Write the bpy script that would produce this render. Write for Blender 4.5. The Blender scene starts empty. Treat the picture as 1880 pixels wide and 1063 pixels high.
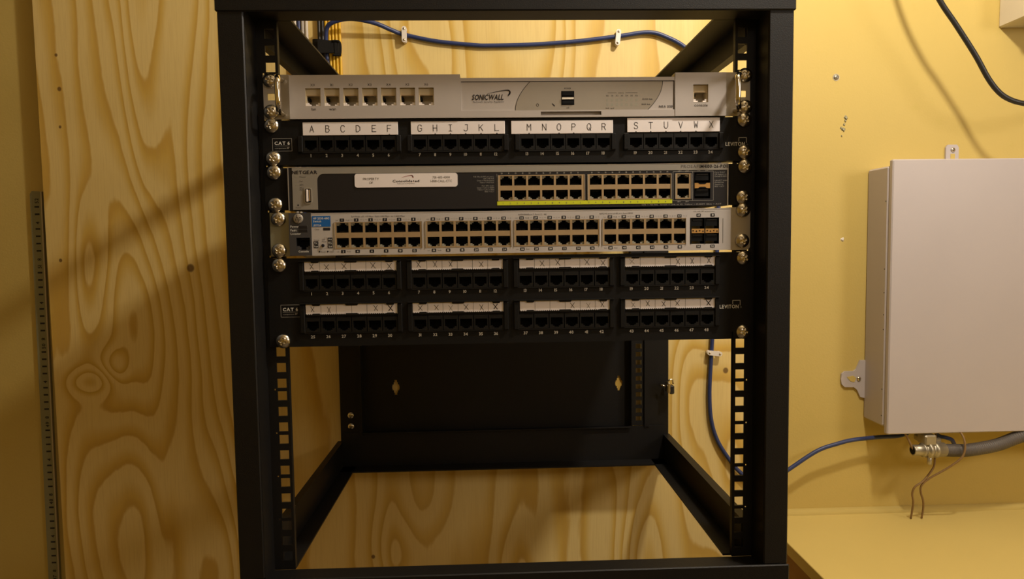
import bpy, math, random
from mathutils import Vector, Matrix
random.seed(7)
C = bpy.context.scene.collection
S = bpy.context.scene
Z0 = 1.300                       # height of the rack's reference hole above the floor (m); everything below is in mm from it
def W(x, y, z): return Vector((x*.001, y*.001, z*.001 + Z0))

# ------------------------------------------------------------------ camera
cam_d = bpy.data.cameras.new('camera'); cam = bpy.data.objects.new('camera', cam_d); C.objects.link(cam)
FPX = 1257.18; PITCH, YAW, ROLL = .06533, .03404, -.01388
cam_d.sensor_width = 36; cam_d.lens = FPX/1880*36; cam_d.clip_start = .01
cp, sp, cy, sy, cr, sr = math.cos(PITCH), math.sin(PITCH), math.cos(YAW), math.sin(YAW), math.cos(ROLL), math.sin(ROLL)
fw = Vector((sy*cp, cy*cp, -sp)); rt = Vector((cy, -sy, 0)); up = rt.cross(fw)
rt2 = cr*rt + sr*up; up2 = -sr*rt + cr*up
M = Matrix((rt2, up2, -fw)).transposed().to_4x4(); M.translation = W(-23.65, -686.7, 103.8)
cam.matrix_world = M
S.camera = cam

# ------------------------------------------------------------------ world, lamps, exposure
S.view_settings.view_transform = 'Standard'; S.view_settings.look = 'None'
S.view_settings.exposure = 1.08; S.view_settings.gamma = 1.0; S.view_settings.use_curve_mapping = False
wd = bpy.data.worlds.new('world'); S.world = wd; wd.use_nodes = True
wd.node_tree.nodes['Background'].inputs[0].default_value = (1, .8, .55, 1)
wd.node_tree.nodes['Background'].inputs[1].default_value = .02
def lamp(name, kind, loc, energy, color, size):
    d = bpy.data.lights.new(name, kind); d.energy = energy; d.color = color
    if kind == 'POINT': d.shadow_soft_size = size
    else: d.size = size
    o = bpy.data.objects.new(name, d); C.objects.link(o); o.location = loc; return o
LAMP1 = lamp('bulb_light', 'POINT', W(440, -195, 735), 9.6, (1, .90, .77), .030)      # bulb hanging just above and right of the rack
LAMP2 = lamp('side_light', 'POINT', W(1200, -700, 440), 6.6, (1, .90, .84), .16)      # shaded lamp to the right of the photographer
LAMP3 = lamp('room_fill', 'POINT', W(300, -1800, 850), 2.0, (1, .89, .78), .15)       # weak fill added overhead behind the camera, stands for no known bulb

# ------------------------------------------------------------------ node helpers
class N:
    """socket wrapper with arithmetic"""
    nt = None
    def __init__(s, v): s.v = v
    def _m(op, a, b=None, c=None, clamp=False):
        n = N.nt.nodes.new('ShaderNodeMath'); n.operation = op; n.use_clamp = clamp
        for i, x in enumerate((a, b, c)):
            if x is None: continue
            if isinstance(x, N): N.nt.links.new(x.v, n.inputs[i])
            else: n.inputs[i].default_value = x
        return N(n.outputs[0])
    def __add__(a, b): return N._m('ADD', a, b)
    def __radd__(a, b): return N._m('ADD', a, b)
    def __sub__(a, b): return N._m('SUBTRACT', a, b)
    def __rsub__(a, b): return N._m('SUBTRACT', b, a)
    def __mul__(a, b): return N._m('MULTIPLY', a, b)
    def __rmul__(a, b): return N._m('MULTIPLY', a, b)
    def __truediv__(a, b): return N._m('DIVIDE', a, b)
def mexp(a): return N._m('EXPONENT', a)
def msin(a): return N._m('SINE', a)
def mabs(a): return N._m('ABSOLUTE', a)
def mfract(a): return N._m('FRACT', a)
def mmin(a, b): return N._m('MINIMUM', a, b)
def mmax(a, b): return N._m('MAXIMUM', a, b)
def smooth(a, lo, hi):
    n = N.nt.nodes.new('ShaderNodeMapRange'); n.interpolation_type = 'SMOOTHSTEP'
    N.nt.links.new(a.v, n.inputs[0]); n.inputs[1].default_value = lo; n.inputs[2].default_value = hi
    return N(n.outputs[0])
def noise(x, y, z, scale=1, detail=2, rough=.5, col=False):
    c = N.nt.nodes.new('ShaderNodeCombineXYZ')
    for i, q in enumerate((x, y, z)):
        if isinstance(q, N): N.nt.links.new(q.v, c.inputs[i])
        else: c.inputs[i].default_value = q
    n = N.nt.nodes.new('ShaderNodeTexNoise'); n.inputs['Scale'].default_value = scale
    n.inputs['Detail'].default_value = detail; n.inputs['Roughness'].default_value = rough
    N.nt.links.new(c.outputs[0], n.inputs['Vector'])
    return N(n.outputs[0])
def mixc(f, a, b):
    n = N.nt.nodes.new('ShaderNodeMix'); n.data_type = 'RGBA'
    if isinstance(f, N): N.nt.links.new(f.v, n.inputs[0])
    else: n.inputs[0].default_value = f
    for q, i in ((a, 6), (b, 7)):
        if isinstance(q, N): N.nt.links.new(q.v, n.inputs[i])
        else: n.inputs[i].default_value = (*q, 1)
    return N(n.outputs[2])
def coords():
    t = N.nt.nodes.new('ShaderNodeTexCoord'); s = N.nt.nodes.new('ShaderNodeSeparateXYZ')
    N.nt.links.new(t.outputs['Object'], s.inputs[0])
    return N(s.outputs[0])*1000, N(s.outputs[1])*1000, N(s.outputs[2])*1000
def start(name, rough=.5, metal=0, spec=.5):
    m = bpy.data.materials.new(name); m.use_nodes = True; N.nt = m.node_tree
    b = N.nt.nodes['Principled BSDF']; b.inputs['Roughness'].default_value = rough
    b.inputs['Metallic'].default_value = metal; b.inputs['Specular IOR Level'].default_value = spec
    return m, b
def bump(b, h, strength=.2, dist=.001):
    n = N.nt.nodes.new('ShaderNodeBump'); n.inputs['Strength'].default_value = strength; n.inputs['Distance'].default_value = dist
    N.nt.links.new(h.v, n.inputs['Height']); N.nt.links.new(n.outputs[0], b.inputs['Normal'])
def mat(name, col, rough=.5, metal=0, spec=.5, var=.12, scale=.05, bmp=0, bscale=1.0):
    m, b = start(name, rough, metal, spec)
    x, y, z = coords()
    n = noise(x, y, z, scale, 3)
    a = tuple(min(1, c*(1-var)) for c in col); d = tuple(min(1, c*(1+var)) for c in col)
    N.nt.links.new(mixc(n, a, d).v, b.inputs['Base Color'])
    if bmp: bump(b, noise(x, y, z, bscale, 2), bmp, .0003)
    return m
MT = {}
MT['black'] = mat('black_powder_coat', (.008, .0073, .0068), .48, 0, .35, .15, .02, .5, 1.2)
MT['panel_black'] = mat('black_panel_paint', (.0065, .006, .0055), .55, 0, .25, .1, .02, .3, 1.0)
MT['jack_black'] = mat('black_jack_plastic', (.0075, .007, .0065), .5, 0, .3, .1)
MT['deep'] = mat('dark_cavity', (.004, .004, .004), .7, 0, .2, .1)
MT['silver'] = mat('silver_painted_plastic', (.53, .48, .44), .42, .15, .5, .04, .02)
MT['silver_dk'] = mat('grey_translucent_window', (.36, .315, .25), .3, .2, .5, .09, .03)
MT['grey'] = mat('grey_painted_steel', (.34, .315, .27), .42, .2, .5, .05, .02)
MT['hpgrey'] = mat('light_grey_steel', (.57, .53, .50), .45, .1, .5, .05, .02)
MT['dkgrey'] = mat('charcoal_plastic', (.055, .053, .055), .5, 0, .5, .08)
MT['navy'] = mat('dark_switch_face', (.0115, .0105, .013), .45, 0, .5, .12, .02)
MT['steel'] = mat('nickel_plated_steel', (.74, .68, .56), .24, 1, .5, .10, .15, .08, .4)
MT['chrome'] = mat('polished_chrome', (.85, .80, .70), .12, 1, .5, .04)
MT['ear'] = mat('bare_galvanised_ear', (.50, .46, .40), .38, .5, .5, .10, .03)
MT['ear_dull'] = mat('dull_zinc_ear', (.33, .31, .20), .45, .4, .5, .12, .05)
MT['tan'] = mat('tinned_port_shield', (.52, .38, .22), .38, .45, .5, .12, .1)
MT['beige'] = mat('beige_port_plastic', (.62, .52, .34), .45, 0, .5, .06)
MT['led'] = mat('clear_led_plastic', (.33, .31, .24), .35, 0, .5, .12, .4)
MT['paper'] = mat('white_label_paper', (.93, .86, .83), .6, 0, .3, .03, .05)
MT['ink'] = mat('black_ink', (.02, .018, .022), .6, 0, .3, .05)
MT['inkgrey'] = mat('grey_ink', (.13, .12, .11), .6, 0, .3, .05)
MT['inkwhite'] = mat('white_ink', (.78, .76, .70), .6, 0, .3, .03)
MT['inkdim'] = mat('pale_grey_ink', (.36, .34, .30), .6, 0, .3, .05)
MT['red'] = mat('red_ink', (.45, .03, .04), .6, 0, .3, .05)
MT['lime'] = mat('yellow_green_strip', (.66, .70, .03), .5, 0, .3, .04)
MT['blue'] = mat('blue_label', (.012, .13, .43), .45, 0, .4, .04)
MT['blue_cable'] = mat('blue_cable_jacket', (.026, .042, .135), .4, 0, .5, .15, .05)
MT['yellow_cable'] = mat('yellow_cable_jacket', (.80, .47, .015), .4, 0, .5, .1, .05)
MT['black_cable'] = mat('black_cable_jacket', (.022, .020, .018), .4, 0, .5, .1)
MT['grey_cable'] = mat('grey_cable_jacket', (.40, .36, .30), .45, 0, .5, .1)
MT['white_cable'] = mat('white_cable_jacket', (.62, .55, .45), .45, 0, .5, .06)
MT['brown_cable'] = mat('brown_thermostat_wire', (.24, .145, .06), .5, 0, .4, .1)
MT['strap'] = mat('black_hook_and_loop', (.014, .013, .012), .85, 0, .2, .3, .3, .6, .8)
MT['clip'] = mat('white_nylon_clip', (.80, .74, .66), .45, 0, .5, .04)
MT['box_grey'] = mat('grey_enclosure_paint', (.49, .44, .43), .45, 0, .4, .05, .008, .12, .25)
MT['box_side'] = MT['box_grey']
MT['conduit'] = mat('grey_pvc_coated_conduit', (.105, .09, .078), .5, 0, .5, .15, .05)
MT['zinc'] = mat('zinc_fitting', (.45, .41, .32), .4, .8, .5, .15, .1)
MT['rule'] = mat('dull_aluminium_rule', (.27, .265, .17), .5, .3, .5, .1, .05)
MT['latchblack'] = mat('black_latch_plastic', (.02, .018, .016), .4)
MT['white_box'] = mat('white_plastic_box', (.66, .60, .48), .5, 0, .4, .03)
MT['clip_orange'] = mat('copper_coloured_cage', (.60, .33, .10), .4, .3, .5, .1)
MT['concrete'] = mat('concrete_floor', (.24, .21, .17), .8, 0, .3, .2, .004, .3, .05)
MT['ceil'] = mat('painted_ceiling', (.55, .46, .30), .8, 0, .3, .06, .004)

def wall_mat():
    m, b = start('yellow_painted_drywall', .62, 0, .35)
    x, y, z = coords()
    n = noise(x, y, z, .004, 3); n2 = noise(x, y, z, .06, 4)
    c = mixc(n, (.57, .425, .115), (.62, .465, .145))
    c = mixc(smooth(n2, .62, .78)*.25, c, (.54, .42, .10))
    N.nt.links.new(c.v, b.inputs['Base Color'])
    bump(b, noise(x, y, z, .35, 3), .35, .0005)
    return m
MT['wall'] = wall_mat()
MT['ledge'] = mat('yellow_painted_ledge', (.67, .52, .17), .45, 0, .45, .05, .006, .3, .08)

def ply_mat():
    m, b = start('pine_plywood', .55, 0, .35)
    x, y, z = coords()
    wx = (noise(x, 0, z*.35, .006, 2)-.5)*60          # gentle wander of the grain
    X = x + wx
    f = X*.014 + smooth(X, -500, -350)*4.2 + (noise(X*.010, 3.1, z*.0017, 1, 1.5, .4)-.5)*4.6
    def cath(x0, z0, sx, sz, amp):               # cathedral arches / knots: bumps that bend the growth rings
        u = (X-x0)/sx; w = (z-z0)/sz
        return mexp((u*u+w*w)*-1.0)*(amp*.72)
    for a in ((-515, 480, 60, 260, 4.6), (-560, -20, 60, 150, -3.2), (-612, -90, 34, 22, 3.0), (-585, -70, 18, 30, -2.6), (-600, 60, 30, 120, 3.6), (-575, -330, 70, 210, 3.4), (-430, -420, 45, 190, -3.0),
              (-120, 470, 70, 220, 3.6), (60, 520, 50, 260, -3.2), (210, -400, 34, 130, 3.2), (290, -120, 60, 150, 3.6), (330, 40, 60, 120, -3.0),
              (150, -330, 30, 170, -3.0), (-150, -370, 60, 70, 2.6), (20, -420, 28, 100, 2.2), (350, -260, 40, 90, 2.8)):
        f = f + cath(*a)
    f = f + (noise(x, z*.25, 0, .05, 3, .6)-.5)*.22
    t = mfract(f)
    late = smooth(t, .30, .86)*(1-smooth(t, .90, 1.0))
    line = smooth(t, .72, .90)*(1-smooth(t, .92, .99))
    fib = noise(x*.5, 0, z*.018, 1, 4, .6)
    c = mixc(late*.95, (.80, .61, .24), (.67, .43, .075))
    c = mixc(line*.24, c, (.45, .22, .05))
    c = mixc(smooth(fib, .42, .75)*.22, c, (.55, .34, .12))
    big = noise(x, 0, z, .003, 2)
    c = mixc(smooth(big, .45, .75)*.25, c, (.76, .54, .19))
    # knots, nail heads and a burn mark with shapes of their own
    for kx, kz, r in ((-640, 385, 2.4), (-638, 337, 3.2), (-640, 283, 2.2), (-650, 90, 2.6), (379, -104, 6), (337, -93, 4.5), (-463, 76, 6.0), (-207, -370, 3.2)):
        u = (x-kx); w = (z-kz)
        d = u*u + w*w*.8
        c = mixc((1-smooth(d, r*r*.35, r*r*1.2))*.85, c, (.13, .06, .02))
    N.nt.links.new(c.v, b.inputs['Base Color'])
    bump(b, fib, .15, .0004)
    return m
MT['ply'] = ply_mat()
def plyedge_mat():
    m, b = start('plywood_edge', .7, 0, .3)
    x, y, z = coords()
    s = msin(y*2.1)*.5+.5
    N.nt.links.new(mixc(s, (.45, .26, .09), (.26, .14, .05)).v, b.inputs['Base Color']); return m
MT['plyedge'] = plyedge_mat()
def darkply_mat():
    m, b = start('brown_plywood_side', .6, 0, .3)
    x, y, z = coords()
    n = noise(y*.012, 1, z*.05, 1, 3)
    c = mixc(n, (.30, .15, .045), (.42, .23, .08))
    k = noise(x, y, z, .05, 2)
    c = mixc(smooth(k, .66, .72)*.8, c, (.10, .045, .02))
    N.nt.links.new(c.v, b.inputs['Base Color']); return m
MT['darkply'] = darkply_mat()

# ------------------------------------------------------------------ mesh builder
class MB:
    def __init__(s): s.v = []; s.f = []; s.m = []; s.sm = []
    def face(s, pts, m=0, smooth=False):
        n = len(s.v); s.v += [tuple(p) for p in pts]; s.f.append(tuple(range(n, n+len(pts)))); s.m.append(m); s.sm.append(smooth)
    def grid(s, rows, m=0, closed=False, smooth=True):
        n = len(s.v); k = len(rows[0])
        for r in rows: s.v += [tuple(p) for p in r]
        for i in range(len(rows)-1):
            for j in range(k if closed else k-1):
                a = n+i*k+j; b = n+i*k+(j+1) % k
                s.f.append((a, b, b+k, a+k)); s.m.append(m); s.sm.append(smooth)
        return n
    def box(s, x0, x1, y0, y1, z0, z1, m=0, bev=0):
        if x0 > x1: x0, x1 = x1, x0
        if y0 > y1: y0, y1 = y1, y0
        if z0 > z1: z0, z1 = z1, z0
        if bev:
            b = min(bev, (x1-x0)/2.01, (z1-z0)/2.01, (y1-y0)/2.01)
            # chamfered front (y0) and side edges
            out = [(x0, z0+b), (x0+b, z0), (x1-b, z0), (x1, z0+b), (x1, z1-b), (x1-b, z1), (x0+b, z1), (x0, z1-b)]
            inn = [(x0+b, z0+b*1.4), (x0+b*1.4, z0+b), (x1-b*1.4, z0+b), (x1-b, z0+b*1.4), (x1-b, z1-b*1.4), (x1-b*1.4, z1-b), (x0+b*1.4, z1-b), (x0+b, z1-b*1.4)]
            r0 = [(p[0], y0, p[1]) for p in inn]; r1 = [(p[0], y0+b, p[1]) for p in out]; r2 = [(p[0], y1-b, p[1]) for p in out]; r3 = [(p[0], y1, p[1]) for p in inn]
            s.grid([r0, r1, r2, r3], m, True, False); s.face(r0[::-1] if False else r0, m); s.face(r3[::-1], m); return
        P = [(x0, y0, z0), (x1, y0, z0), (x1, y1, z0), (x0, y1, z0), (x0, y0, z1), (x1, y0, z1), (x1, y1, z1), (x0, y1, z1)]
        n = len(s.v); s.v += P
        for q in ((0, 3, 2, 1), (4, 5, 6, 7), (0, 1, 5, 4), (1, 2, 6, 5), (2, 3, 7, 6), (3, 0, 4, 7)):
            s.f.append(tuple(n+i for i in q)); s.m.append(m); s.sm.append(False)
    def plate(s, x0, x1, z0, z1, y0, y1, holes, m=0):
        """plate in the XZ plane with rectangular holes through it"""
        xs = sorted({x0, x1, *[h[0] for h in holes], *[h[1] for h in holes]}); zs = sorted({z0, z1, *[h[2] for h in holes], *[h[3] for h in holes]})
        xs = [a for a in xs if x0 <= a <= x1]; zs = [a for a in zs if z0 <= a <= z1]
        nx, nz = len(xs)-1, len(zs)-1
        full = [[True]*nz for _ in range(nx)]
        for i in range(nx):
            cx = (xs[i]+xs[i+1])/2
            hs = [h for h in holes if h[0] < cx < h[1]]
            for j in range(nz):
                cz = (zs[j]+zs[j+1])/2
                if any(h[2] < cz < h[3] for h in hs): full[i][j] = False
        for i in range(nx):
            for j in range(nz):
                if not full[i][j]: continue
                a, b, c, d = xs[i], xs[i+1], zs[j], zs[j+1]
                s.face([(a, y0, c), (b, y0, c), (b, y0, d), (a, y0, d)], m)
                s.face([(a, y1, c), (a, y1, d), (b, y1, d), (b, y1, c)], m)
                if i == 0 or not full[i-1][j]: s.face([(a, y0, c), (a, y0, d), (a, y1, d), (a, y1, c)], m)
                if i == nx-1 or not full[i+1][j]: s.face([(b, y0, c), (b, y1, c), (b, y1, d), (b, y0, d)], m)
                if j == 0 or not full[i][j-1]: s.face([(a, y0, c), (a, y1, c), (b, y1, c), (b, y0, c)], m)
                if j == nz-1 or not full[i][j+1]: s.face([(a, y0, d), (b, y0, d), (b, y1, d), (a, y1, d)], m)
    def shell(s, x0, x1, z0, z1, y0, y1, m=0):
        """four side walls, open front and back"""
        s.grid([[(x0, y, z0), (x1, y, z0), (x1, y, z1), (x0, y, z1)] for y in (y0, y1)], m, True, False)
    def prism(s, poly, y0, y1, m=0):
        """extruded XZ polygon"""
        r0 = [(p[0], y0, p[1]) for p in poly]; r1 = [(p[0], y1, p[1]) for p in poly]
        s.grid([r0, r1], m, True, False); s.face(r0, m); s.face(r1[::-1], m)
    def rrect(s, x0, x1, z0, z1, r, y0, y1, m=0, corners=(1, 1, 1, 1)):
        P = []
        for k, (cx, cz, a0) in enumerate(((x1-r, z1-r, 0), (x0+r, z1-r, 90), (x0+r, z0+r, 180), (x1-r, z0+r, 270))):
            if corners[k]:
                for i in range(7):
                    a = math.radians(a0+i*15); P.append((cx+r*math.cos(a), cz+r*math.sin(a)))
            else: P.append(((x1, z1), (x0, z1), (x0, z0), (x1, z0))[k])
        s.prism(P, y0, y1, m)
    def tube(s, pts, r, m=0, seg=10, sub=8, cap=True):
        P = [Vector(p) for p in pts]
        if sub > 1:
            Q = []
            E = [P[0]*2-P[1]] + P + [P[-1]*2-P[-2]]
            for i in range(1, len(E)-2):
                a, b, c, d = E[i-1:i+3]
                for k in range(sub):
                    t = k/sub; Q.append(.5*((2*b)+(c-a)*t+(2*a-5*b+4*c-d)*t*t+(3*b-a-3*c+d)*t**3))
            Q.append(P[-1]); P = Q
        rows = []; nrm = None
        for i, p in enumerate(P):
            t = (P[min(i+1, len(P)-1)]-P[max(i-1, 0)]).normalized()
            if nrm is None:
                nrm = t.orthogonal().normalized()
            nrm = (nrm-t*nrm.dot(t)).normalized(); bn = t.cross(nrm)
            rr = r(i/(len(P)-1)) if callable(r) else r
            rows.append([p+rr*(math.cos(2*math.pi*k/seg)*nrm+math.sin(2*math.pi*k/seg)*bn) for k in range(seg)])
        s.grid(rows, m, True, True)
        if cap: s.face(rows[0][::-1], m); s.face(rows[-1], m)
    def lathe(s, prof, o, axis='y', m=0, seg=28):
        """profile of (radius, along) around an axis through o"""
        rows = []
        for r, a in prof:
            row = []
            for k in range(seg):
                c, q = r*math.cos(2*math.pi*k/seg), r*math.sin(2*math.pi*k/seg)
                row.append({'y': (o[0]+c, o[1]+a, o[2]+q), 'x': (o[0]+a, o[1]+c, o[2]+q), 'z': (o[0]+c, o[1]+q, o[2]+a)}[axis])
            rows.append(row)
        s.grid(rows, m, True, True)
        s.face(rows[0][::-1], m); s.face(rows[-1], m)
    def stroke(s, pts, w, y, m=0):
        """flat pen stroke of ink on an XZ plane"""
        for (a, b), (c, d) in zip(pts, pts[1:]):
            L = math.hypot(c-a, d-b) or 1; ux, uz = (c-a)/L, (d-b)/L; nx, nz = -uz*w/2, ux*w/2
            a2, b2, c2, d2 = a-ux*w*.4, b-uz*w*.4, c+ux*w*.4, d+uz*w*.4
            s.face([(a2-nx, y, b2-nz), (c2-nx, y, d2-nz), (c2+nx, y, d2+nz), (a2+nx, y, b2+nz)], m)
    def rect(s, x0, x1, z0, z1, y, m=0): s.face([(x0, y, z0), (x1, y, z0), (x1, y, z1), (x0, y, z1)], m)
    def build(s, name, mats, parent=None, loc=None, **tags):
        me = bpy.data.meshes.new(name)
        base = Vector(parent['_w']) if parent else Vector((0, 0, 0))
        if loc is None: org = base; off = base
        else: org = Vector(loc); off = Vector((0, 0, 0))
        me.from_pydata([((p[0]-off.x)*.001, (p[1]-off.y)*.001, (p[2]-off.z)*.001) for p in s.v], [], s.f)
        if not isinstance(mats, (list, tuple)): mats = [mats]
        for q in mats: me.materials.append(MT[q])
        me.polygons.foreach_set('material_index', s.m); me.polygons.foreach_set('use_smooth', s.sm)
        me.update()
        import bmesh
        bm = bmesh.new(); bm.from_mesh(me); bmesh.ops.remove_doubles(bm, verts=bm.verts, dist=1e-7)
        bm.to_mesh(me); bm.free()
        o = bpy.data.objects.new(name, me); C.objects.link(o)
        if parent: o.parent = parent; o.location = (org-base)*.001
        else: o.location = W(*org)
        o['_w'] = tuple(org)
        tag(o, **tags)
        return o
def tag(o, label=None, cat=None, group=None, kind=None):
    if label: o['label'] = label
    if cat: o['category'] = cat
    if group: o['group'] = group
    if kind: o['kind'] = kind
    return o
def thing(name, loc, label, cat, group=None):
    o = bpy.data.objects.new(name, None); C.objects.link(o); o.location = W(*loc); o['_w'] = tuple(float(a) for a in loc)
    o.empty_display_size = .02
    return tag(o, label, cat, group)
def copy_part(src, parent, loc, name=None):
    c = src.copy(); C.objects.link(c); c.parent = parent
    if name: c.name = name
    base = Vector(parent['_w']) if parent else None
    c.location = (Vector(loc)-base)*.001 if parent else W(*loc)
    c['_w'] = tuple(float(a) for a in loc)
    return c

# ------------------------------------------------------------------ glyphs (built-in font turned into mesh outlines)
CH = 'ABCDEFGHIJKLMNOPQRSTUVWXYZabcdefghijklmnopqrstuvwxyz0123456789.,:()/-=+%&'
GL = {}
def make_glyphs():
    tmp = []
    for bold in (0, 1):
        for ch in CH:
            cu = bpy.data.curves.new('g', 'FONT'); cu.body = ch; cu.resolution_u = 2; cu.offset = .022 if bold else 0
            o = bpy.data.objects.new('g', cu); C.objects.link(o); tmp.append((bold, ch, o, cu))
    dg = bpy.context.evaluated_depsgraph_get(); dg.update()
    for bold, ch, o, cu in tmp:
        me = bpy.data.meshes.new_from_object(o.evaluated_get(dg))
        v = [(p.co.x, p.co.y) for p in me.vertices]; f = [tuple(p.vertices) for p in me.polygons]
        x0 = min((a for a, _ in v), default=0); x1 = max((a for a, _ in v), default=.3)
        GL[(bold, ch)] = ([(a-x0, b) for a, b in v], f, x1-x0)
        bpy.data.meshes.remove(me)
    for bold, ch, o, cu in tmp:
        bpy.data.objects.remove(o); bpy.data.curves.remove(cu)
make_glyphs()
def text(mb, s, x, z, h, y, m=0, align='c', bold=0, wide=1.0, slant=0, gap=.09, rot=0, fit=None):
    """h = cap height in mm, z = vertical centre"""
    k = h/.70
    wd = 0
    for ch in s: wd += (.30 if ch == ' ' else GL[(bold, ch)][2]+gap)
    wd -= gap
    if fit: wide = fit/(wd*k)
    L = wd*k*wide
    u = {'c': -L/2, 'l': 0, 'r': -L}[align]
    for ch in s:
        if ch == ' ': u += .30*k*wide; continue
        v, f, w = GL[(bold, ch)]
        n = len(mb.v)
        for a, b in v:
            px = u+a*k*wide+slant*b*k; pz = b*k-h/2
            if rot: px, pz = -pz, px
            mb.v.append((x+px, y, z+pz))
        for q in f: mb.f.append(tuple(n+i for i in q)); mb.m.append(m); mb.sm.append(False)
        u += (w+gap)*k*wide
        if ch == 'W' and bold: u -= .10*k*wide

# ================================================================== THE ROOM
def struct(name, mb, m, **k): o = mb.build(name, m, **k); o['kind'] = 'structure'; return o
b = MB(); b.box(-1700, 2200, 358, 460, -1300, 1050); struct('wall_back', b, 'wall')
b = MB(); b.box(-1800, -1700, -2800, 460, -1300, 1050); struct('wall_left', b, 'wall')
b = MB(); b.box(2200, 2300, -2800, 460, -1300, 1050); struct('wall_right', b, 'wall')
b = MB(); b.box(-1800, 2300, -2900, -2800, -1300, 1050); struct('wall_front', b, 'wall')
b = MB(); b.box(-1800, 2300, -2900, 460, -1400, -1300); struct('floor', b, 'concrete')
b = MB(); b.box(-1800, 2300, -2900, 460, 1050, 1150); struct('ceiling', b, 'ceil')

# plywood backboard screwed to the drywall
b = MB(); b.box(-669, 396, 340, 357.9, -740, 900, 0)
for i in range(len(b.f)):
    pass
b.m = [0, 0, 0, 1, 0, 1]
o = b.build('plywood_board', ['ply', 'plyedge']); tag(o, 'pine plywood backboard with swirling grain fixed to the wall behind the rack', 'board')
# painted ledge at the right
t = thing('wall_ledge', (400, 358, -600), 'yellow painted wooden ledge below the grey cabinet at lower right', 'ledge')
b = MB(); b.box(398.5, 1500, -260, 358, -346, -328, 0, .8); b.build('ledge_top', 'ledge', t)
b = MB(); b.box(401, 1500, -250, 358, -760, -346.2); b.build('side_panel', 'darkply', t, label='brown unpainted plywood side')
b = MB()
b.grid([[(x, 358-9*math.cos(a), -328+8*math.sin(a)) for a in [math.radians(q) for q in range(0, 91, 15)]] for x in (399, 1500)], 0, False, True)
b.face([(399, 358, -328)]+[(399, 358-9*math.cos(math.radians(q)), -328+8*math.sin(math.radians(q))) for q in range(0, 91, 15)])
b.build('back_bead', 'ledge', t)

# steel rule standing beside the plywood edge
t = thing('measuring_rule', (-695, 355, -640), 'grey metal measuring rule standing against the wall beside the left plywood edge', 'ruler')
def rx(z): return -697.3 + (z-191)*.0102
b = MB()
P = [(rx(-640), -640), (rx(-640)+16.5, -640), (rx(191)+17.6, 191.5), (rx(191)+3, 192.5), (rx(191), 188)]
b.prism(P, 353.5, 357.6); b.build('blade', 'rule', t)
b = MB()
b.prism([(rx(-640)+14.6, -640), (rx(-640)+16.5, -640), (rx(191)+17.6, 191.5), (rx(191)+15.8, 191.5)], 352.6, 353.5); b.build('raised_edge', 'ear', t)
b = MB(); z = 180; i = 0; nums = {0: '52', 3: '4', 8: '8', 9: '51', 14: '4', 19: '8', 20: '50', 25: '4', 30: '8', 31: '49', 36: '4', 41: '8', 42: '48', 47: '4', 52: '8', 53: '47'}
while z > -600:
    xx = rx(z)+9.5
    if i in nums: text(b, nums[i], xx, z-2, 5.2, 353.4, 0, 'c', 1, rot=1)
    else: b.rect(xx-3.4, xx+3.4, z-1.2, z+1.2, 353.4)
    z -= 10.8; i += 1
b.build('scale_marks', 'ink', t)

# ================================================================== RACK
rack = thing('equipment_rack', (0, 150, -262), 'black open frame wall mount equipment rack holding all the network gear', 'rack')
FY = -32
def post(sx):
    b = MB()
    x_out, x_in, x_r = 270*sx, 246*sx, 242*sx
    b.box(x_out, x_in, FY, FY+2.5, -218, 323.9, 0, 1.1)             # front flange
    b.box(x_out, x_out-2.5*sx, FY+2.5, 20, -222, 330)        # outer side
    b.box(x_in, x_in+2.5*sx, FY+2.5, 2, -223.9, 323.9)             # return to the rail
    return b.build('front_post', 'black', rack)
post(-1); post(1)
def rail(sx):
    b = MB(); H = []
    zc = []
    z = 0
    for u in range(-6, 8):
        for d in (0, -15.875, -31.75):
            zz = u*44.45+d
            if -215 < zz < 316: zc.append(zz)
    for zz in zc: H.append((232.5*sx-4.7, 232.5*sx+4.7, zz-4.7, zz+4.7))
    for u in range(-5, 8):
        zz = u*44.45+6.35
        if -200 < zz < 300: H.append((239.6*sx-.9, 239.6*sx+.9, zz-.9, zz+.9))
    x0, x1 = sorted((225.2*sx, 246*sx))
    b.plate(x0, x1, -223.9, 323.9, 0, 2, H)
    xi = 225.2*sx
    b.box(xi, xi+1.5*sx, 2, 6, -223, 323)
    return b.build('mounting_rail', 'black', rack)
rail(-1); rail(1)
b = MB()
b.box(-271.5, 271.5, FY-1.5, FY+1.5, 321.6, 372, 0, 1.2)
b.box(-270, 270, FY+1.5, -.2, 324, 326.5); b.box(-246, 246, -.2, 2, 324, 330)
b.box(-271.5, 271.5, FY+1.5, 20, 369.5, 372)
b.build('top_beam', 'black', rack)
b = MB()
b.box(-271.5, 271.5, FY-1.5, FY+1.5, -262, -218, 0, 1.0)
b.box(-270, 270, FY+1.5, 0, -226.5, -224)
b.box(-271.5, 271.5, FY+1.5, 0, -262, -259.5)
b.build('bottom_beam', 'black', rack)
b = MB()                                                    # top side channels
b.box(-246.5, -244, 3, 326, 307.5, 326); b.box(-244, -212, 3, 326, 324, 326); b.box(-252, -246.5, 3, 326, 307.5, 309.5)
b.build('side_beam', 'black', rack)
b = MB(); b.box(238.5, 236, 3, 326, 299.5, 326); b.box(236, 204, 3, 326, 324, 326); b.box(238.5, 246, 3, 326, 299.5, 301.5)
b.build('side_beam', 'black', rack)
b = MB(); b.box(-246.5, -244, 3, 326, -224, -185); b.box(-244, -225, 3, 326, -224, -222); b.box(-252, -246.5, 3, 326, -187, -185)
b.build('side_beam', 'black', rack)
b = MB(); b.box(238.5, 236, 3, 326, -224, -185); b.box(236, 217, 3, 326, -224, -222); b.box(238.5, 246, 3, 326, -187, -185)
b.build('side_beam', 'black', rack)
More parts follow.
